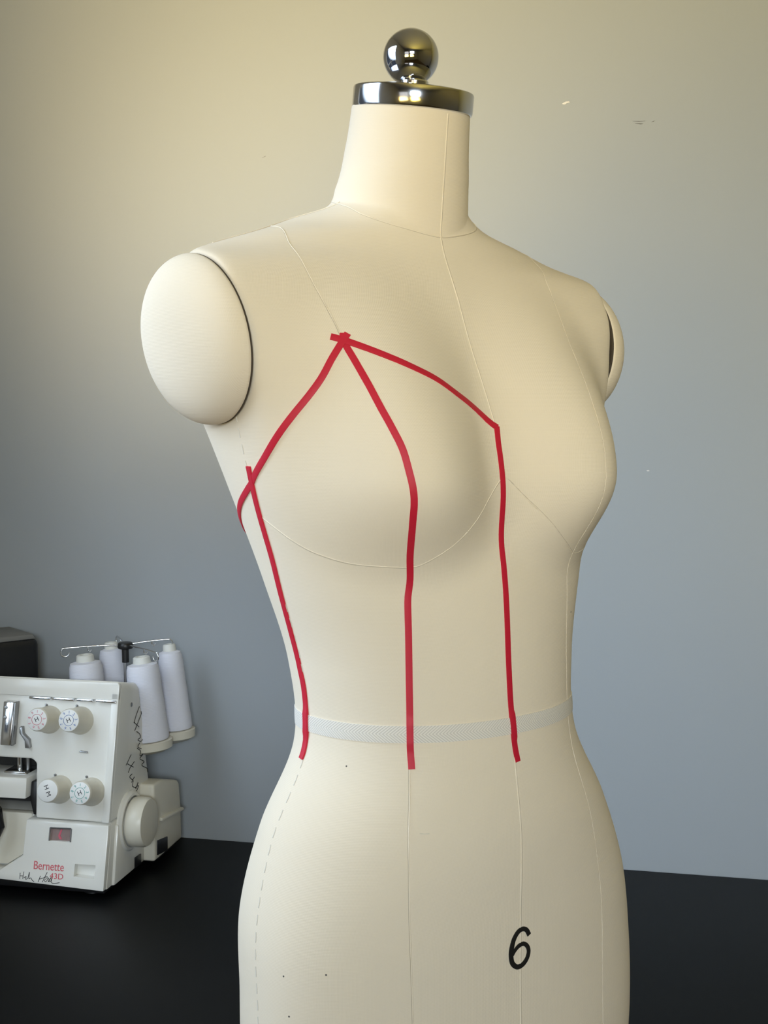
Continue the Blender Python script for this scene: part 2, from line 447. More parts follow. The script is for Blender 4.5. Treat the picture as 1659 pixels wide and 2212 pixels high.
def ribbon_bm(uv, width, lift=.0005, thick=.0004, step=.004, bm=None, raw=False):
    """flat strip lying on the form along (u,z) points"""
    q = np.array(uv) if raw else resample([(a * .13, b) for a, b in uv], step) / np.array([.13, 1.0])
    p, n = surf_n(q[:, 0], q[:, 1]); bm = bm or bmesh.new(); rows = []
    base = lift
    for i in range(len(p)):
        wv = np.clip((.0115 - abs(q[i, 1] - 1.1295)) / .004, 0, 1); lift = base + .0011 * wv * wv * (3 - 2 * wv)   # steps over the waist tape
        t = p[min(i + 1, len(p) - 1)] - p[max(i - 1, 0)]; t = t / np.linalg.norm(t)
        s = np.cross(n[i], t); s /= np.linalg.norm(s); w = (width[i] if hasattr(width, '__len__') else width) / 2
        rows.append([bm.verts.new(v) for v in (p[i] - s * w - n[i] * .0004, p[i] - s * w + n[i] * (lift + thick * .6), p[i] - s * w * .75 + n[i] * (lift + thick), p[i] + s * w * .75 + n[i] * (lift + thick), p[i] + s * w + n[i] * (lift + thick * .6), p[i] + s * w - n[i] * .0004)])
    for a, b in zip(rows, rows[1:]):
        for k in range(6): bm.faces.new((a[k], a[(k + 1) % 6], b[(k + 1) % 6], b[k]))
    bm.faces.new(rows[0][::-1]); bm.faces.new(rows[-1])
    return bm
def on_form(name, bm, m, angle=60):
    return from_bm(name, bm, m, form, angle=angle)
def seam(uv, r=.00055, sink=.0001, name='seam', m=None, raw=False):
    """a pale raised fabric edge with a darker strand beside it, painting the shade in the join"""
    q = np.array(uv) if raw else resample([(a * .13, b) for a, b in uv], .005) / np.array([.13, 1.0])
    p, n = surf_n(q[:, 0], q[:, 1]); t = np.gradient(p, axis=0); sd = np.cross(n, t); sd /= np.linalg.norm(sd, axis=1, keepdims=True)
    bm = tube_bm((p - n * sink).tolist(), r, 6); nf = len(bm.faces)
    tube_bm((p - sd * r * 1.35 - n * r * .25).tolist(), r * .55, 5, bm)  # thin darker strand, the crease's shade put into its colour
    bm.faces.ensure_lookup_table()
    for f in bm.faces[nf:]: f.material_index = 1
    o = on_form(name, bm, m or M_SEAM); o.data.materials.append(M_SEAM_SHADE)
    return o

HP = math.pi / 2
seam([(0.0, z) for z in np.arange(.745, 1.588, .02)])                                        # centre front
seam([(math.pi, z) for z in np.arange(.745, 1.588, .02)])                                    # centre back
def u_at_x(x, z):                                         # angle at which the form's surface reaches sideways to x
    lo, hi = 0.0, HP
    for _ in range(40):
        mid = (lo + hi) / 2
        if surf(mid, z)[0] < x: lo = mid
        else: hi = mid
    return lo
_c = np.array([(1.56, 1.4955), (1.0806, 1.4861), (.8118, 1.4741), (.6716, 1.462), (.5658, 1.439), (.5378, 1.4193), (.536, 1.4085)])
_x = np.polyfit(_c[:, 1] - 1.45, surf(_c[:, 0], _c[:, 1])[:, 0], 3)
PRI_TOP = [(-u_at_x(float(np.polyval(_x, z - 1.45)), z), z) for z in np.concatenate([np.arange(1.496, 1.48, -.001), np.arange(1.48, 1.41, -.003)])]
PRI = [(-.5363, 1.4085), (-.5315, 1.3916), (-.5302, 1.3773), (-.535, 1.3599), (-.5318, 1.3459), (-.530, 1.332), (-.5353, 1.3166), (-.5418, 1.3026), (-.559, 1.2816), (-.5675, 1.2612),
       (-.5753, 1.2405), (-.6056, 1.2239), (-.6366, 1.2042), (-.6682, 1.1811), (-.6915, 1.158), (-.7069, 1.135), (-.703, 1.1054), (-.6594, 1.0784), (-.5881, 1.0322), (-.5305, .9841), (-.5152, .9332), (-.51, .85), (-.51, .745)]
PRI_LEFT = [(1.30, 1.4905), (.98, 1.4830), (.80, 1.4757), (.62, 1.4655), (.53, 1.4542), (.445, 1.4309), (.405, 1.3991), (.385, 1.3704), (.391, 1.3461), (.4019, 1.3238), (.412, 1.3085), (.4459, 1.2893),
            (.4786, 1.2731), (.52, 1.25), (.58, 1.22), (.63, 1.18), (.66, 1.14), (.645, 1.11), (.605, 1.0869), (.575, 1.0443), (.550, .9983), (.54, .9388), (.528, .8844), (.52, .745)]
UB = [(-1.5541, 1.2816), (-1.4492, 1.2759), (-1.3348, 1.2689), (-1.1989, 1.2612), (-1.0726, 1.2561), (-.9265, 1.2518), (-.7901, 1.2501), (-.6595, 1.2491), (-.5706, 1.2486), (-.5022, 1.2504),
      (-.4114, 1.2562), (-.3052, 1.2647), (-.2057, 1.2756), (-.1241, 1.2864), (-.059, 1.2972), (-.005, 1.3094)]
for sg in (1, -1):
    if sg < 0:
        seam(PRI_LEFT, .0004)
    else:
        seam([(sg * a, b) for a, b in PRI_TOP] + [(sg * a, b) for a, b in resample([(a * .13, b) for a, b in PRI], .005) / np.array([.13, 1.0])], raw=True)
    seam([(sg * a, b) for a, b in UB], .00045, .0001)
    seam([(sg * (math.pi - .55), z) for z in np.arange(.745, 1.47, .03)])                    # back princess seams
    seam([(sg * HP, z) for z in np.arange(1.4785, 1.518, .0035)], .0007)                     # shoulder seams
NECK = [(-math.pi, 1.5235), (-2.6, 1.5225), (-1.8944, 1.5185), (-1.2, 1.5120), (-.7935, 1.5052), (-.3994, 1.4962), (-.15, 1.4910), (0, 1.4896)]
NK2 = NECK + [(-a, b) for a, b in NECK[-2::-1]]
seam(NK2, .0005, .0001)
# hand-sewn stitches closing the side seams
for sg in (1, -1):
    bm = bmesh.new(); z = .752
    while z < 1.352:
        q = resample([(sg * HP * .13, z), (sg * HP * .13 + .0003, z + .0035), (sg * HP * .13, z + .007)], .003) / np.array([.13, 1])
        if not (1.245 < z < 1.258):
            p, n = surf_n(q[:, 0], q[:, 1]); tube_bm((p + n * .0001).tolist(), .00042, 5, bm)
        z += .0115
    tag(on_form('stitching', bm, M_STITCH), kind='stuff')

# twill waist tape
us = np.linspace(-math.pi, math.pi, 181)
wz = 1.1295 + 0 * us
p, n = surf_n(us, wz)
bm = bmesh.new(); uvl = bm.loops.layers.uv.new('UVMap'); rows = []
arc = np.concatenate([[0], np.cumsum(np.linalg.norm(np.diff(p, axis=0), axis=1))])
for i in range(len(us)):
    top, nt_ = surf_n(us[i], wz[i] + .0060); bot, nb_ = surf_n(us[i], wz[i] - .0060)
    rows.append([bm.verts.new(v) for v in (bot - nb_ * .0002, bot + nb_ * .0006, p[i] + n[i] * .0009, top + nt_ * .0006, top - nt_ * .0002)])
vv = (0, .001, .006, .011, .012)
for i in range(len(us) - 1):
    for k in range(4):
        f = bm.faces.new((rows[i][k], rows[i + 1][k], rows[i + 1][k + 1], rows[i][k + 1]))
        for lp, (aa, bb) in zip(f.loops, ((arc[i], vv[k]), (arc[i + 1], vv[k]), (arc[i + 1], vv[k + 1]), (arc[i], vv[k + 1]))): lp[uvl].uv = (aa, bb)
wt = on_form('waist_tape', bm, M_TWILL, 45); wt['label'] = 'white herringbone twill tape around the waist'

# the size number, printed on the lower front
SIX = [(.0352, .9744), (.0246, .9784), (.0086, .9803), (-.0082, .9793), (-.0256, .975), (-.0356, .9693), (-.0396, .9637), (-.0354, .9579), (-.0232, .9545), (-.0078, .9529), (.0108, .9541),
       (.0268, .9577), (.0331, .9623), (.0267, .9664), (.0107, .9691), (-.0044, .9687), (-.0213, .9662), (-.0334, .963)]
q = resample([(a * .13, b) for a, b in SIX], .0008) / np.array([.13, 1])
wd = np.interp(np.arange(len(q)) / (len(q) - 1), [0, .12, .35, .6, .85, 1], [.0036, .0034, .0042, .0036, .0032, .0026])
six = on_form('size_number', ribbon_bm(q, wd, .0005, .0002, raw=True), M_INK); six['label'] = 'black printed number 6'
# stray fibres and specks on the canvas
q = resample([(-.5741 * .13, 1.0628), (-.545 * .13, 1.0622), (-.519 * .13, 1.0622)], .002) / np.array([.13, 1])
p, n = surf_n(q[:, 0], q[:, 1]); on_form('loose_thread', tube_bm((p + n * .0003).tolist(), .0003, 5), M_FIBRE)
for a, b in ((-1.1525, 1.1053), (-1.2889, .9667), (-.9868, .9706), (-1.2517, .9399), (.7021, 1.2018)):
    p, n = surf_n(np.array([a]), np.array([b]))
    on_form('speck', lathe_bm([(0, -.0003), (.0007, 0), (.0005, .0002), (0, .0003)], 7, None, axis_mtx(p[0], n[0])), M_SCUFF)

# rounded arm caps
DCAP = {-1: dict(yc=.0278, zc=1.4086, ry=.069, rz=.0609, H=.0285, q=.80, sh=.0993, zb=.0047),
        1: dict(yc=.0325, zc=1.4086, ry=.0645, rz=.0605, H=.0375, q=.80, sh=.0993, zb=.0047)}
GAP = {-1: .0029, 1: .0046}                               # the caps stand a little off the armhole plates
def arm_cap(sg):
    D = DCAP[sg]
    nw, ntt = 96, 26
    verts = []; faces = []
    def pt(w, t, extra=0.0):
        z0 = D['rz'] * math.sin(w); r = max(math.cos(t), 0) ** D['q']
        z = D['zc'] + z0 * r - D['zb'] * math.sin(t)
        xp = plate_x(D['zc'] + z0 * r)
        y = D['yc'] + D['ry'] * math.cos(w) * r + D['sh'] * z0 * r
        return (sg * (xp + GAP[sg] + D['H'] * math.sin(t) + extra), y, z)
    ts = list(np.linspace(0, 1, ntt) ** 1.0 * math.pi / 2)
    rings = [[(lambda p: (p[0] - sg * .0022 * 0, p[1], p[2]))(pt(w, t)) for w in np.linspace(0, 2 * math.pi, nw, endpoint=False)] for t in ts[:-1]]
    inner = []                                              # softly turned-in rim behind the edge
    c = Vector((sg * (plate_x(D['zc']) + GAP[sg]), D['yc'], D['zc']))
    for k, sc_ in ((.0006, .985), (.0010, .965)):
        inner.append([tuple((Vector(p) - c) * sc_ + c + Vector((-sg * k, 0, 0))) for p in rings[0]])
    allr = inner[::-1] + rings
    for r in allr: verts += r
    for i in range(len(allr) - 1):
        for k in range(nw):
            l = (k + 1) % nw; faces.append((i * nw + k, i * nw + l, (i + 1) * nw + l, (i + 1) * nw + k))
    verts.append(pt(0, math.pi / 2)); verts.append(tuple(c + Vector((-sg * .0010, 0, 0))))
    top, back = len(verts) - 2, len(verts) - 1; o = (len(allr) - 1) * nw
    for k in range(nw):
        l = (k + 1) % nw; faces.append((o + k, o + l, top)); faces.append((l, k, back))
    me = bpy.data.meshes.new('arm_cap'); me.from_pydata(verts, [], faces); me.update()
    bm = bmesh.new(); bm.from_mesh(me); bmesh.ops.recalc_face_normals(bm, faces=bm.faces)
    uvl = bm.loops.layers.uv.new('UVMap')
    for f in bm.faces:
        for lp in f.loops: lp[uvl].uv = (lp.vert.co.y, lp.vert.co.z)
    bm.to_mesh(me); bm.free()
    return link('arm_cap', me, M_CANVAS, form, True)
arm_cap(-1); arm_cap(1)
def arm_gap_shade(sg):                                        # added dark disc, colours in the shade of the gap behind each cap
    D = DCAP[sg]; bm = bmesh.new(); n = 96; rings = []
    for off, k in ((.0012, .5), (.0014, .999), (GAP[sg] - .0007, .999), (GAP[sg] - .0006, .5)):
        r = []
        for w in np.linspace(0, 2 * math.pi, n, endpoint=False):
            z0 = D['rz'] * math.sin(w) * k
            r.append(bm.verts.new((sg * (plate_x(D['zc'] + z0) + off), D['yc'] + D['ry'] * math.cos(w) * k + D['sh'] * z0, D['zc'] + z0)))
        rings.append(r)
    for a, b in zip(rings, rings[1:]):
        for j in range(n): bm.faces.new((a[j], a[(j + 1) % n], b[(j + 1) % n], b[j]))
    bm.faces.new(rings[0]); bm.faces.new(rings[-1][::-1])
    return from_bm('cap_gap_shade', bm, M_GAP_SHADE, form, angle=40)
arm_gap_shade(-1); arm_gap_shade(1)

# steel neck cap, collar and ball finial, tipped forward with the neck
tip = Vector((0, -math.sin(RAD(8)), math.cos(RAD(8))))
cc = Vector((0, .0118, 1.5872))
lathe('neck_cap', [(0, 0), (.0450, 0), (.0464, .0006), (.0468, .0018), (.0468, .0150), (.0462, .0163), (.0450, .0168), (0, .0168)], M_STEEL, form, cc, tip, 96, 30)['label'] = 'polished steel disc capping the neck'
bc = Vector((0, .0135, 1.6295))
fin = lathe('finial_ball', [(.0215 * math.sin(t), -.0215 * math.cos(t)) for t in np.linspace(0.0, math.pi, 40)], M_BALL, form, bc, (0, 0, 1), 64, 60)
fin['label'] = 'polished steel ball on the neck cap'
lathe('finial_collar', [(0, .016), (.0105, .016), (.0108, .0172), (.0108, .0232), (.0098, .0245), (0, .0245)], M_CHROME, form, cc, tip, 48, 30)

# stand under the form (below the picture)
lathe('stand_pole', [(0, .14), (.016, .14), (.016, .738), (0, .738)], M_STEEL, form, (0, -.02, 0), (0, 0, 1), 32)
lathe('stand_hub', [(0, .10), (.035, .10), (.04, .11), (.04, .15), (.022, .165), (0, .165)], M_BLACK, form, (0, -.02, 0), (0, 0, 1), 32)
for k in range(5):
    a = 2 * math.pi * k / 5 + .3
    e = Vector((math.cos(a) * .25, math.sin(a) * .25 - .02, .075))
    leg = tube('stand_leg', [Vector((0, -.02, .125)), Vector((math.cos(a) * .13, math.sin(a) * .13 - .02, .115)), e], [.016, .014, .011], M_BLACK, form, 12)
    lathe('caster', [(0, -.011), (.024, -.011), (.0255, -.008), (.0255, .008), (.024, .011), (0, .011)], M_BLACK, leg, (e.x, e.y, .0258), (-math.sin(a), math.cos(a), 0), 24)
    tube('caster_stem', [e, (e.x, e.y, .026)], .005, M_STEEL, leg, 8)

# ------------------------------------------------------------------ red style tapes on the form
def red_tape(name, strips, label):
    root = None
    bm = bmesh.new()
    for uv, lift in strips: ribbon_bm(uv, .0049, lift, .0003, .003, bm)
    o = from_bm(name, bm, M_RED, None, angle=60)
    o.location = form.location; o.rotation_euler = form.rotation_euler
    return tag(o, label, 'tape', 'red style tapes on the dress form')
red_tape('style_tape', [([(-.507, 1.4107), (-.543, 1.4054), (-.6156, 1.3943), (-.7108, 1.3805), (-.8186, 1.3685), (-.9451, 1.3568), (-1.1114, 1.3425), (-1.3071, 1.3263), (-1.5003, 1.3118), (-1.643, 1.2986), (-1.8392, 1.285), (-2.05, 1.270), (-2.2, 1.262)], .0008)],
         'red tape curving down across the bust and around the side under the arm')
red_tape('style_tape', [([(-.5234, 1.4112), (-.538, 1.4041), (-.5343, 1.3917), (-.535, 1.3773), (-.5409, 1.3599), (-.5379, 1.3459), (-.5325, 1.332), (-.5395, 1.3166), (-.5452, 1.3026), (-.5513, 1.2946), (-.5635, 1.2816), (-.5701, 1.2612), (-.5716, 1.2403),
          (-.6071, 1.2239), (-.6369, 1.2042), (-.668, 1.1811), (-.6909, 1.158), (-.7065, 1.135), (-.706, 1.1187), (-.6888, 1.1054)], .0003)],
         'red tape running over the bust point straight down past the waist')
red_tape('style_tape', [([(-.5818, 1.4086), (-.5398, 1.4064), (-.4658, 1.4009), (-.3769, 1.3935), (-.2991, 1.3865), (-.2227, 1.3793), (-.1508, 1.3704), (-.0558, 1.3586), (.0044, 1.3451)], .0006)],
         'red tape slanting across the upper chest to the centre front')
red_tape('style_tape', [([(.0031, 1.3462), (-.001, 1.335), (-.003, 1.32), (-.004, 1.305), (-.002, 1.285), (.001, 1.2525), (-.003, 1.2226), (-.006, 1.19), (-.0075, 1.1521), (-.002, 1.1318), (.005, 1.1149), (.0179, 1.1029)], .0003)],
         'red tape running straight down the centre front seam')
red_tape('style_tape', [([(-1.5465, 1.3185), (-1.5533, 1.3093), (-1.565, 1.2959), (-1.5711, 1.2835), (-1.5717, 1.2673), (-1.5715, 1.2469), (-1.5867, 1.2192), (-1.6053, 1.1911), (-1.595, 1.1707), (-1.5783, 1.1572), (-1.5787, 1.1398), (-1.5753, 1.1263), (-1.5754, 1.1163), (-1.5835, 1.1079), (-1.5948, 1.1031)], .0011)],
         'red tape running down the side seam below the arm cap')

# ------------------------------------------------------------------ the overlock machine
SG = empty('overlock_sewing_machine', (-.3625, 1.7031, TZ), ROOM)
tag(SG, 'white overlock sewing machine with four tension dials and handwritten name', 'sewing machine')
SL = .231
def fy(z, off=0.0): return SL * (z - .012) - off           # sloping front plane
LX = -.200                                                 # left end of the machine
def backy(z): return .156 - max(0, z - .113) * .224
FN = Vector((0, -1, SL)).normalized()                      # outward normal of the front
hous = [(0, .0965), (0, .268), (-.004, .276), (LX, .2763), (LX, .171), (-.119, .171), (-.1125, .166), (-.1068, .0965)]
prism('housing', hous, M_PLASTIC, SG, lambda x, z: (x, fy(z), z), lambda x, z: (x, backy(z), z - (.0133 if z > .25 else 0)), .003, 3)
# base with the open looper area on the left
prism('base', [(0, .012), (0, .0955), (LX, .0955), (LX, .012)], M_PLASTIC, SG, lambda x, z: (x, fy(z) + (.004 if x > -.01 else .03), z), lambda x, z: (x, .156, z), .002)
# front cover, proud of the base, with two cut-outs
cov = [(-.0006, .0945), (-.0012, .0125), (LX, .0195), (LX, .0285), (-.1513, .0285), (-.1190, .0495), (-.1178, .0952)]
cover = prism('front_cover', cov, M_PLASTIC, SG, lambda x, z: (x, fy(z, .004), z), lambda x, z: (x, fy(z, -.02), z), .002)
def cut(o, outline, d0, d1):
    c = prism('cutter', outline, None, SG, lambda x, z: (x, fy(z, d0), z), lambda x, z: (x, fy(z, d1), z))
    m = o.modifiers.new('b', 'BOOLEAN'); m.operation = 'DIFFERENCE'; m.object = c; m.solver = 'EXACT'
    dg = bpy.context.evaluated_depsgraph_get(); dg.update()
    me = bpy.data.meshes.new_from_object(o.evaluated_get(dg)); o.modifiers.clear()
    old = o.data; o.data = me; bpy.data.meshes.remove(old); bpy.data.objects.remove(c)
    me.polygons.foreach_set('use_smooth', [True] * len(me.polygons)); me.set_sharp_from_angle(angle=RAD(38))
WIN = [(-.0826, .0870), (-.0527, .0876), (-.0525, .0708), (-.0828, .0706)]
REC = [(-.0438, .0442), (-.0149, .0445), (-.0152, .0278), (-.0441, .0284)]
cut(cover, WIN, .02, -.002); cut(cover, REC, .02, -.006)
w = prism('viewing_window', [(x, z) for x, z in WIN], M_WINDOWP, cover, lambda x, z: (x, fy(z, .0005), z), lambda x, z: (x, fy(z, -.0025), z))
w['label'] = 'small smoky viewing window'
prism('looper_arm', [(-.0690, .0845), (-.0665, .0850), (-.0690, .0770), (-.0660, .0725), (-.0700, .0725), (-.0720, .0770)], M_PINKP, w, lambda x, z: (x, fy(z, .0012), z), lambda x, z: (x, fy(z, .0), z))
for a, b in (((-.0826, .0870), (-.0828, .0706)), ((-.0527, .0876), (-.0525, .0708))):
    tube('window_rim', [(a[0], fy(a[1], .0042), a[1]), (b[0], fy(b[1], .0042), b[1])], .0011, M_GREY, w, 6)
tube('window_rim', [(-.0826, fy(.087, .0042), .087), (-.0527, fy(.0876, .0042), .0876)], .0011, M_GREY, w, 6)
# lettering on the front cover
FM = Matrix(((1, 0, 0, 0), (0, SL / math.hypot(1, SL), -1 / math.hypot(1, SL), 0), (0, 1 / math.hypot(1, SL), SL / math.hypot(1, SL), 0), (0, 0, 0, 1)))
def front_text(txt, size, x, z, off, m, parent, width=None, name='lettering', rot=0.0):
    bm = text_bm(txt, size)
    if width:
        xs = [v.co.x for v in bm.verts]; k = width / (max(xs) - min(xs)); bmesh.ops.scale(bm, vec=(k, 1, 1), verts=bm.verts)
    bm.transform(Matrix.Translation((x, fy(z, off), z)) @ FM @ Matrix.Rotation(rot, 4, 'Z'))
    return from_bm(name, bm, m, parent)
front_text('Bernette', .0155, -.0803, .0385, .0043, M_REDP, cover, .0425)['label'] = 'red brand lettering'
front_text('43D', .0105, -.0680, .0268, .0043, M_REDP, cover, .0190)['label'] = 'red model lettering'
STR_F = [[(-.1200, .0278), (-.1201, .0202)], [(-.1149, .0297), (-.1158, .0205)], [(-.1202, .0240), (-.1153, .0243)],
         [(-.1142, .0221), (-.1108, .0239), (-.1123, .0207), (-.1088, .0217), (-.1070, .0295), (-.1070, .0211), (-.1046, .0228), (-.1022, .0199), (-.0994, .0183)],
         [(-.0909, .0261), (-.0936, .0182)], [(-.0817, .0313), (-.0875, .0186)], [(-.0925, .0217), (-.0807, .0260)],
         [(-.0806, .0249), (-.0848, .0211), (-.0824, .0193), (-.0794, .0246), (-.0792, .0195), (-.0754, .0256), (-.0782, .0216), (-.0763, .0195), (-.0739, .0273), (-.0749, .0196), (-.0709, .0180), (-.0632, .0196)]]
bm = bmesh.new()
for s in STR_F:
    tube_bm([(x, fy(z, .0040), z) for x, z in resample(s, .001)], .00042, 5, bm)
from_bm('handwriting', bm, M_INK, cover)['label'] = 'handwritten black signature on the cover'
STR_S = [[[.1207, .2296], [.1073, .2184], [.1023, .2106]], [[.1318, .2213], [.1134, .2074], [.1035, .2]], [[.1007, .2122], [.118, .2018]], [[.1098, .1973], [.1209, .1907], [.1224, .1858], [.1142, .1846], [.1254, .1799], [.1340, .1859]],
         [[.1205, .1791], [.1138, .175], [.125, .1695], [.1301, .1728]], [[.1105, .1738], [.1217, .1671], [.1198, .1611], [.1313, .1601]], [[.1296, .1599], [.1197, .1566], [.1342, .1489], [.1258, .1459], [.1440, .1368], [.1500, .1306]],
         [[.0896, .1702], [.0784, .1635], [.072, .1601]], [[.1003, .1578], [.0859, .1532], [.0794, .148]], [[.0767, .1608], [.0969, .151]], [[.0918, .1427], [.0838, .141], [.0931, .1346], [.0995, .1367], [.0898, .1317]],
         [[.0962, .1325], [.0928, .1257], [.1054, .1209], [.112, .1255], [.1037, .1188]], [[.1022, .1205], [.1135, .1206], [.1084, .1162], [.1003, .1139]]]
bm = bmesh.new()
for s in STR_S:
    tube_bm([(.0001, min(y, backy(z) - .005), z) for y, z in resample(s, .001)], .00055, 5, bm)
from_bm('handwriting', bm, M_INK, SG)['label'] = 'black handwriting down the side panel'
# raised edges of the upper front
prism('side_rib', [(-.0005, .0975), (-.0005, .262), (-.011, .262), (-.0109, .0975)], M_PLASTIC, SG, lambda x, z: (x, fy(z, .004), z), lambda x, z: (x, fy(z, -.004), z), .0015)
prism('top_band', [(-.0005, .2525), (-.0005, .272), (-.003, .2752), (LX + .001, .2752), (LX + .001, .2535)], M_PLASTIC, SG, lambda x, z: (x, fy(z, .004), z), lambda x, z: (x, fy(z, -.004), z - .0016), .0012)
# chrome thread guide under the top band, in four segments
for a, b in ((-.1274, -.0965), (-.0938, -.0625), (-.0590, -.0352), (-.0315, -.0030)):
    prism('thread_guide', [(a, .2500), (b, .2495), (b, .2528), (a, .2532)], M_CHROME, SG, lambda x, z: (x, fy(z, .0068), z), lambda x, z: (x, fy(z, -.001), z), .0005)
# tension dials
DIALS = [((-.0976, .2225), (-.1057, .2306), M_PINKP, 'pink'), ((-.0522, .2220), (-.0612, .2333), M_BLUEP, 'blue'), ((-.0745, .1335), (-.0823, .1433), None, 'white'), ((-.0285, .1330), (-.0374, .1431), M_TEALP, 'teal')]
for (bx, bz), (fx_, fz_), pm, nm in DIALS:
    ox, oz = (bx + fx_) / 2 + .003, (bz + fz_) / 2 - .004
    org = Vector((ox, fy(oz, -.001), oz))
    L = .037
    d = lathe('tension_dial', [(0, 0), (.0188, 0), (.0184, .004), (.0172, .006), (.0166, .010), (.0154, L - .003), (.0149, L - .001), (.0140, L), (0, L)], M_CREAM, SG, org, FN, 48, 35)
    d['label'] = 'cream tension dial with %s markings' % nm
    lathe('dial_face', [(0, L - .001), (.0142, L - .001), (.0142, L + .0004), (.0136, L + .0008), (0, L + .0008)], M_FACE, d, org, FN, 40)
    T = Matrix.Translation(org + FN * (L + .0009)) @ FM
    if pm:
        bm = bmesh.new()
        for k in range(9):
            a = HP - 2 * math.pi * k / 9.0
            t = text_bm(str(k + 1), .0052, .0001)
            t.transform(T @ Matrix.Translation((math.cos(a) * .0105, math.sin(a) * .0105, 0)) @ Matrix.Rotation(a - HP, 4, 'Z'))
            me = bpy.data.meshes.new('t'); t.to_mesh(me); t.free(); bm.from_mesh(me); bpy.data.meshes.remove(me)
        n_ = 28
        ring = [(math.cos(2 * math.pi * k / n_) * .0070, math.sin(2 * math.pi * k / n_) * .0070, 0) for k in range(n_ + 1)]
        tube_bm([T @ Vector(p) for p in ring], .0003, 4, bm)
        from_bm('dial_numerals', bm, pm, d)
        t = text_bm('H', .0085, .0001); t.transform(T @ Matrix.Rotation(.5, 4, 'Z')); from_bm('dial_mark', t, M_INK, d)
    else:
        t = text_bm('H M', .0088, .0001); t.transform(T @ Matrix.Rotation(-1.15, 4, 'Z')); from_bm('dial_mark', t, M_INK, d)
# small pins beside the dials
for x, z in ((-.1041, .2414), (-.0600, .2422), (-.0831, .1526), (-.0381, .1528)):
    lathe('thread_pin', [(0, 0), (.0016, 0), (.0016, .003), (.001, .004), (0, .004)], M_GREY, SG, (x, fy(z, -.0005), z), FN, 12)
prism('thread_slot', [(-.052, .1840), (-.0395, .1832), (-.0395, .1850), (-.050, .1858)], M_GREY, SG, lambda x, z: (x, fy(z, .0025), z), lambda x, z: (x, fy(z, -.001), z), .0004)
# chrome thread slide and take-up lever on the head
sl = prism('thread_slide', [(-.1625, .2455), (-.1470, .2450), (-.1470, .1890), (-.1622, .1888)], M_CHROME, SG, lambda x, z: (x, fy(z, .010), z), lambda x, z: (x, fy(z, -.001), z), .0012)
prism('slide_edge', [(-.1466, .2450), (-.1440, .2450), (-.1440, .1890), (-.1466, .1890)], M_GREY, sl, lambda x, z: (x, fy(z, .011), z), lambda x, z: (x, fy(z, -.001), z), .0006)
for z in (.238, .225):
    lathe('screw', [(0, 0), (.0022, 0), (.002, .0012), (0, .0014)], M_GREY, sl, (-.158, fy(z, .0101), z), FN, 12)
prism('take_up_lever', [(-.1385, .2127), (-.1340, .2130), (-.1322, .2040), (-.1230, .1970), (-.1205, .1861), (-.1278, .1858), (-.1292, .1950), (-.1378, .2050)], M_GREY, SG, lambda x, z: (x, fy(z, .006), z), lambda x, z: (x, fy(z, -.001), z), .0008)
# needle area inside the opening
box('needle_recess', (LX + .002, -.109, .085, .155, .0975, .1700), M_DARKIN, SG)
tube('needle_bar', [(-.150, .062, .172), (-.150, .062, .140)], .0035, M_CHROME, SG, 14)
tube('needle_bar', [(-.140, .066, .172), (-.140, .066, .142)], .0028, M_GREY, SG, 14)
pf = prism('presser_foot', [(-.165, .150), (-.134, .150), (-.128, .144), (-.165, .144)], M_CHROME, SG, lambda x, z: (x, .045, z), lambda x, z: (x, .080, z), .001)
prism('cloth_plate', [(LX, .147), (-.1225, .1472), (-.1215, .1205), (LX, .1195)], M_PLASTIC, SG, lambda x, z: (x, fy(z, .004), z), lambda x, z: (x, .085, z), .002)
prism('plate_bracket', [(-.121, .140), (-.108, .142), (-.108, .098), (-.114, .098), (-.121, .118)], M_BLACK, SG, lambda x, z: (x, fy(z) + .008, z), lambda x, z: (x, .06, z), .001)
tube('knife_arm', [(-.166, .010, .118), (-.155, .006, .108), (-.152, .008, .085), (-.163, .006, .060)], [.006, .007, .006, .005], M_BLACK, SG, 10)
lathe('knife_knob', [(0, 0), (.006, 0), (.006, .005), (.004, .007), (0, .007)], M_CHROME, SG, (-.163, .008, .113), (0, -1, 0), 16)
prism('inner_panel', [(LX, .096), (-.121, .0965), (-.119, .050), (-.150, .030), (LX, .030)], M_CREAM, SG, lambda x, z: (x, fy(z) + .018, z), lambda x, z: (x, fy(z) + .032, z), .001)
# rear housing, hand wheel, sockets on the right-hand side
prism('rear_housing', [(.120, .012), (.120, .121), (.150, .1205), (.210, .1035), (.2165, .098), (.2230, .058), (.2240, .0125)], M_CREAM, SG, lambda y, z: (-.12, y, z), lambda y, z: (.020, y, z), .004, 3)
prism('rear_ledge', [(.139, .0640), (.139, .0690), (.222, .0600), (.224, .0550)], M_CREAM, SG, lambda y, z: (.012, y, z), lambda y, z: (.0245, y, z), .0015)
prism('side_base', [(.020, .012), (.035, .090), (.125, .090), (.125, .012)], M_PLASTIC, SG, lambda y, z: (-.02, y, z), lambda y, z: (.004, y, z), .003)
hw = lathe('hand_wheel', [(0, 0), (.026, 0), (.026, .008), (.0325, .009), (.0335, .012), (.0332, .027), (.031, .031), (.022, .0325), (0, .0325)], M_CREAM, SG, (-.001, .078, .082), (1, 0, 0), 64, 32)
hw['label'] = 'round cream hand wheel'
lathe('wheel_collar', [(.034, 0), (.041, 0), (.041, .003), (.0375, .0065), (.034, .0065)], M_PLASTIC, hw, (0, .078, .082), (1, 0, 0), 48)
prism('power_socket', [(.128, .040), (.166, .034), (.166, .014), (.128, .019)], M_BLACK, SG, lambda y, z: (.015, y, z), lambda y, z: (.0212, y, z), .0008)
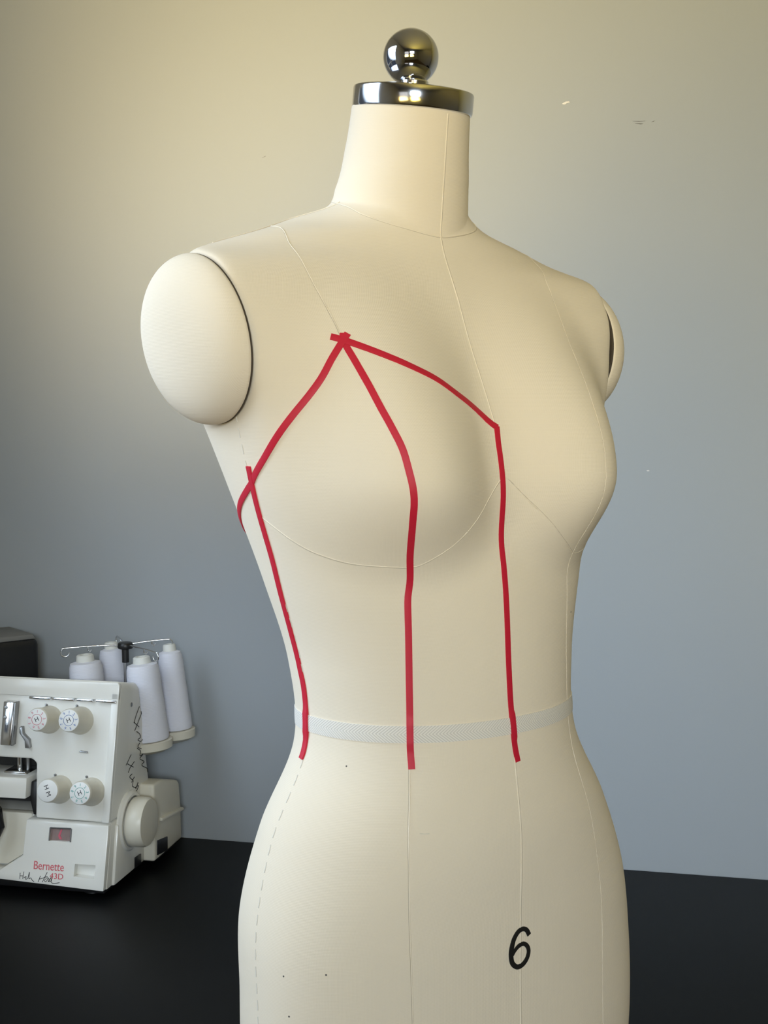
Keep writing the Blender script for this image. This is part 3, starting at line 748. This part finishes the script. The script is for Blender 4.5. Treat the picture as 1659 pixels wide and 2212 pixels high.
prism('power_socket', [(.086, .0285), (.108, .0270), (.108, .0130), (.086, .0135)], M_BLACK, SG, lambda y, z: (.0, y, z), lambda y, z: (.0052, y, z), .0005)
lathe('side_screw', [(0, 0), (.0032, 0), (.0030, .0008), (0, .001)], M_GREY, SG, (-.0002, .0937, .238), (1, 0, 0), 16)
# dark underside and rubber feet
prism('base_pan', [(-.006, .010), (-.006, .150), (LX + .004, .150), (LX + .004, .010)], M_BLACK, SG, lambda x, y: (x, y, .0135), lambda x, y: (x, y, .0045), .001)
prism('base_pan', [(.012, .150), (.012, .215), (-.11, .215), (-.11, .150)], M_BLACK, SG, lambda x, y: (x, y, .0135), lambda x, y: (x, y, .0045), .001)
for x, y in ((-.030, .028), (-.185, .028), (-.030, .14), (-.185, .14), (-.02, .20)):
    lathe('rubber_foot', [(0, 0), (.011, 0), (.012, .001), (.010, .0055), (0, .0055)], M_BLACK, SG, (x, y, 0), (0, 0, 1), 20)
# thread stand behind the machine
box('spool_tray', (-.125, -.012, .150, .225, .153, .1575), M_PLASTIC, SG, .0015)
CONES = [((.002, .155, .175), (-.0095, .155, .283), .0262, .0228, 'front right', 'front white thread cone at the right end of the machine'),
         ((.0205, .208, .179), (.0108, .208, .292), .0222, .0172, 'back right', 'tall white thread cone rightmost against the wall'),
         ((-.0855, .152, .175), (-.0935, .152, .283), .0262, .0232, 'front left', 'leftmost white thread cone behind the machine top'),
         ((-.0700, .206, .179), (-.0780, .206, .292), .0225, .0178, 'back left', 'white thread cone just left of the black guide knob')]
c_, s_ = math.cos(ROOM), math.sin(ROOM)
def to_world(v): return Vector((-.3625 + v[0] * c_ - v[1] * s_, 1.7031 + v[0] * s_ + v[1] * c_, TZ + v[2]))
for b, t, rb, rt, nm, lab in CONES:
    ax = (Vector(t) - Vector(b)); h = ax.length; ax.normalize()
    ho = lathe('spool_holder', [(0, -.0165), (rb * .75, -.0165), (rb + .0030, -.0120), (rb + .0040, -.0012), (rb + .0030, -.0008), (0, -.0008)], M_CREAM, SG, b, ax, 40)
    tube('holder_stem', [Vector(b) - ax * .0160, (min(b[0], -.020), b[1] - .004, .1560)], .005, M_CREAM, ho, 10)
    w0 = to_world(b)
    ce = empty('thread_cone', w0, ROOM); ce.rotation_euler = (Matrix.Rotation(ROOM, 4, 'Z') @ ax.to_track_quat('Z', 'Y').to_matrix().to_4x4()).to_euler()
    tag(ce, lab, 'thread cone', 'white thread cones on the overlock machine')
    lathe('thread', [(0, .0005), (rb - .0015, .0005), (rb, .003), (rb, .006)] + [(rb + (rt - rb) * k / 8.0 + .0003 * math.sin(k * 2.1), .006 + (h - .014) * k / 8.0) for k in range(1, 9)] + [(rt - .002, h - .002), (rt * .6, h), (0, h)], M_THREAD, ce, n=48, angle=50)
    lathe('spool_core', [(rt * .30, h - .001), (rt * .56, h - .001), (rt * .52, h + .008), (rt * .46, h + .0095), (rt * .30, h + .0095), (rt * .30, h - .001)], M_CONE, ce, n=28)
# telescopic guide pole with its four wire arms
GP = Vector((-.0475, .186, 0))
tube('guide_pole', [GP + Vector((0, 0, .156)), GP + Vector((0, 0, .300))], .0030, M_CHROME, SG, 14)
gk = lathe('guide_knob', [(0, 0), (.010, 0), (.0112, .002), (.0112, .006), (.0095, .0085), (0, .009)], M_BLACK, SG, GP + Vector((0, 0, .297)), (0, 0, 1), 28)
lathe('knob_stem', [(0, -.020), (.0050, -.020), (.0050, 0), (0, 0)], M_BLACK, gk, GP + Vector((0, 0, .297)), (0, 0, 1), 16)
for e, z, hook in (((-.1230, .150), .3005, 1), ((.0130, .150), .3000, -1), ((-.0705, .212), .3090, 1), ((.0090, .208), .3085, -1)):
    E_ = Vector((e[0], e[1], z)); S_ = GP + Vector((0, 0, .302)); dr = (E_ - S_).normalized()
    pts = [S_, S_.lerp(E_, .5) + Vector((0, 0, .001)), E_]
    sd = Vector((0, 0, 1))
    for k in range(1, 9):
        a = k / 8.0 * 4.6
        pts.append(E_ + dr * (.006 * math.sin(a)) - sd * (.006 * (1 - math.cos(a))))
    arm = tube('guide_arm', [tuple(p) for p in resample(pts, .002)], .0011, M_CHROME, SG, 8)
    q_ = S_.lerp(E_, .62)
    tube('thread_hook', [q_, q_ + Vector((.001, -.002, -.004)), q_ + Vector((.004, -.003, -.006)), q_ + Vector((.006, -.002, -.003))], .0009, M_CHROME, arm, 6)

# ------------------------------------------------------------------ the carrying case in the corner behind
cs = empty('carrying_case', (-.5000, 1.9300, TZ), RAD(38))
tag(cs, 'dark carrying case with a grey lid standing behind the overlock machine', 'case')
box('case_body', (-.12, 0, 0, .095, 0, .306), M_CASE, cs, .010, 4)
prism('case_lid', [(-.116, .3045), (-.004, .3045), (-.008, .3120), (-.112, .3120)], M_CASELID, cs, lambda x, z: (x, .004, z), lambda x, z: (x, .091, z), .002)
tube('case_handle', [tuple(p) for p in resample([(-.095, .045, .311), (-.093, .045, .319), (-.075, .045, .322), (-.057, .045, .319), (-.055, .045, .311)], .004)], .006, M_BLACK, cs, 10)
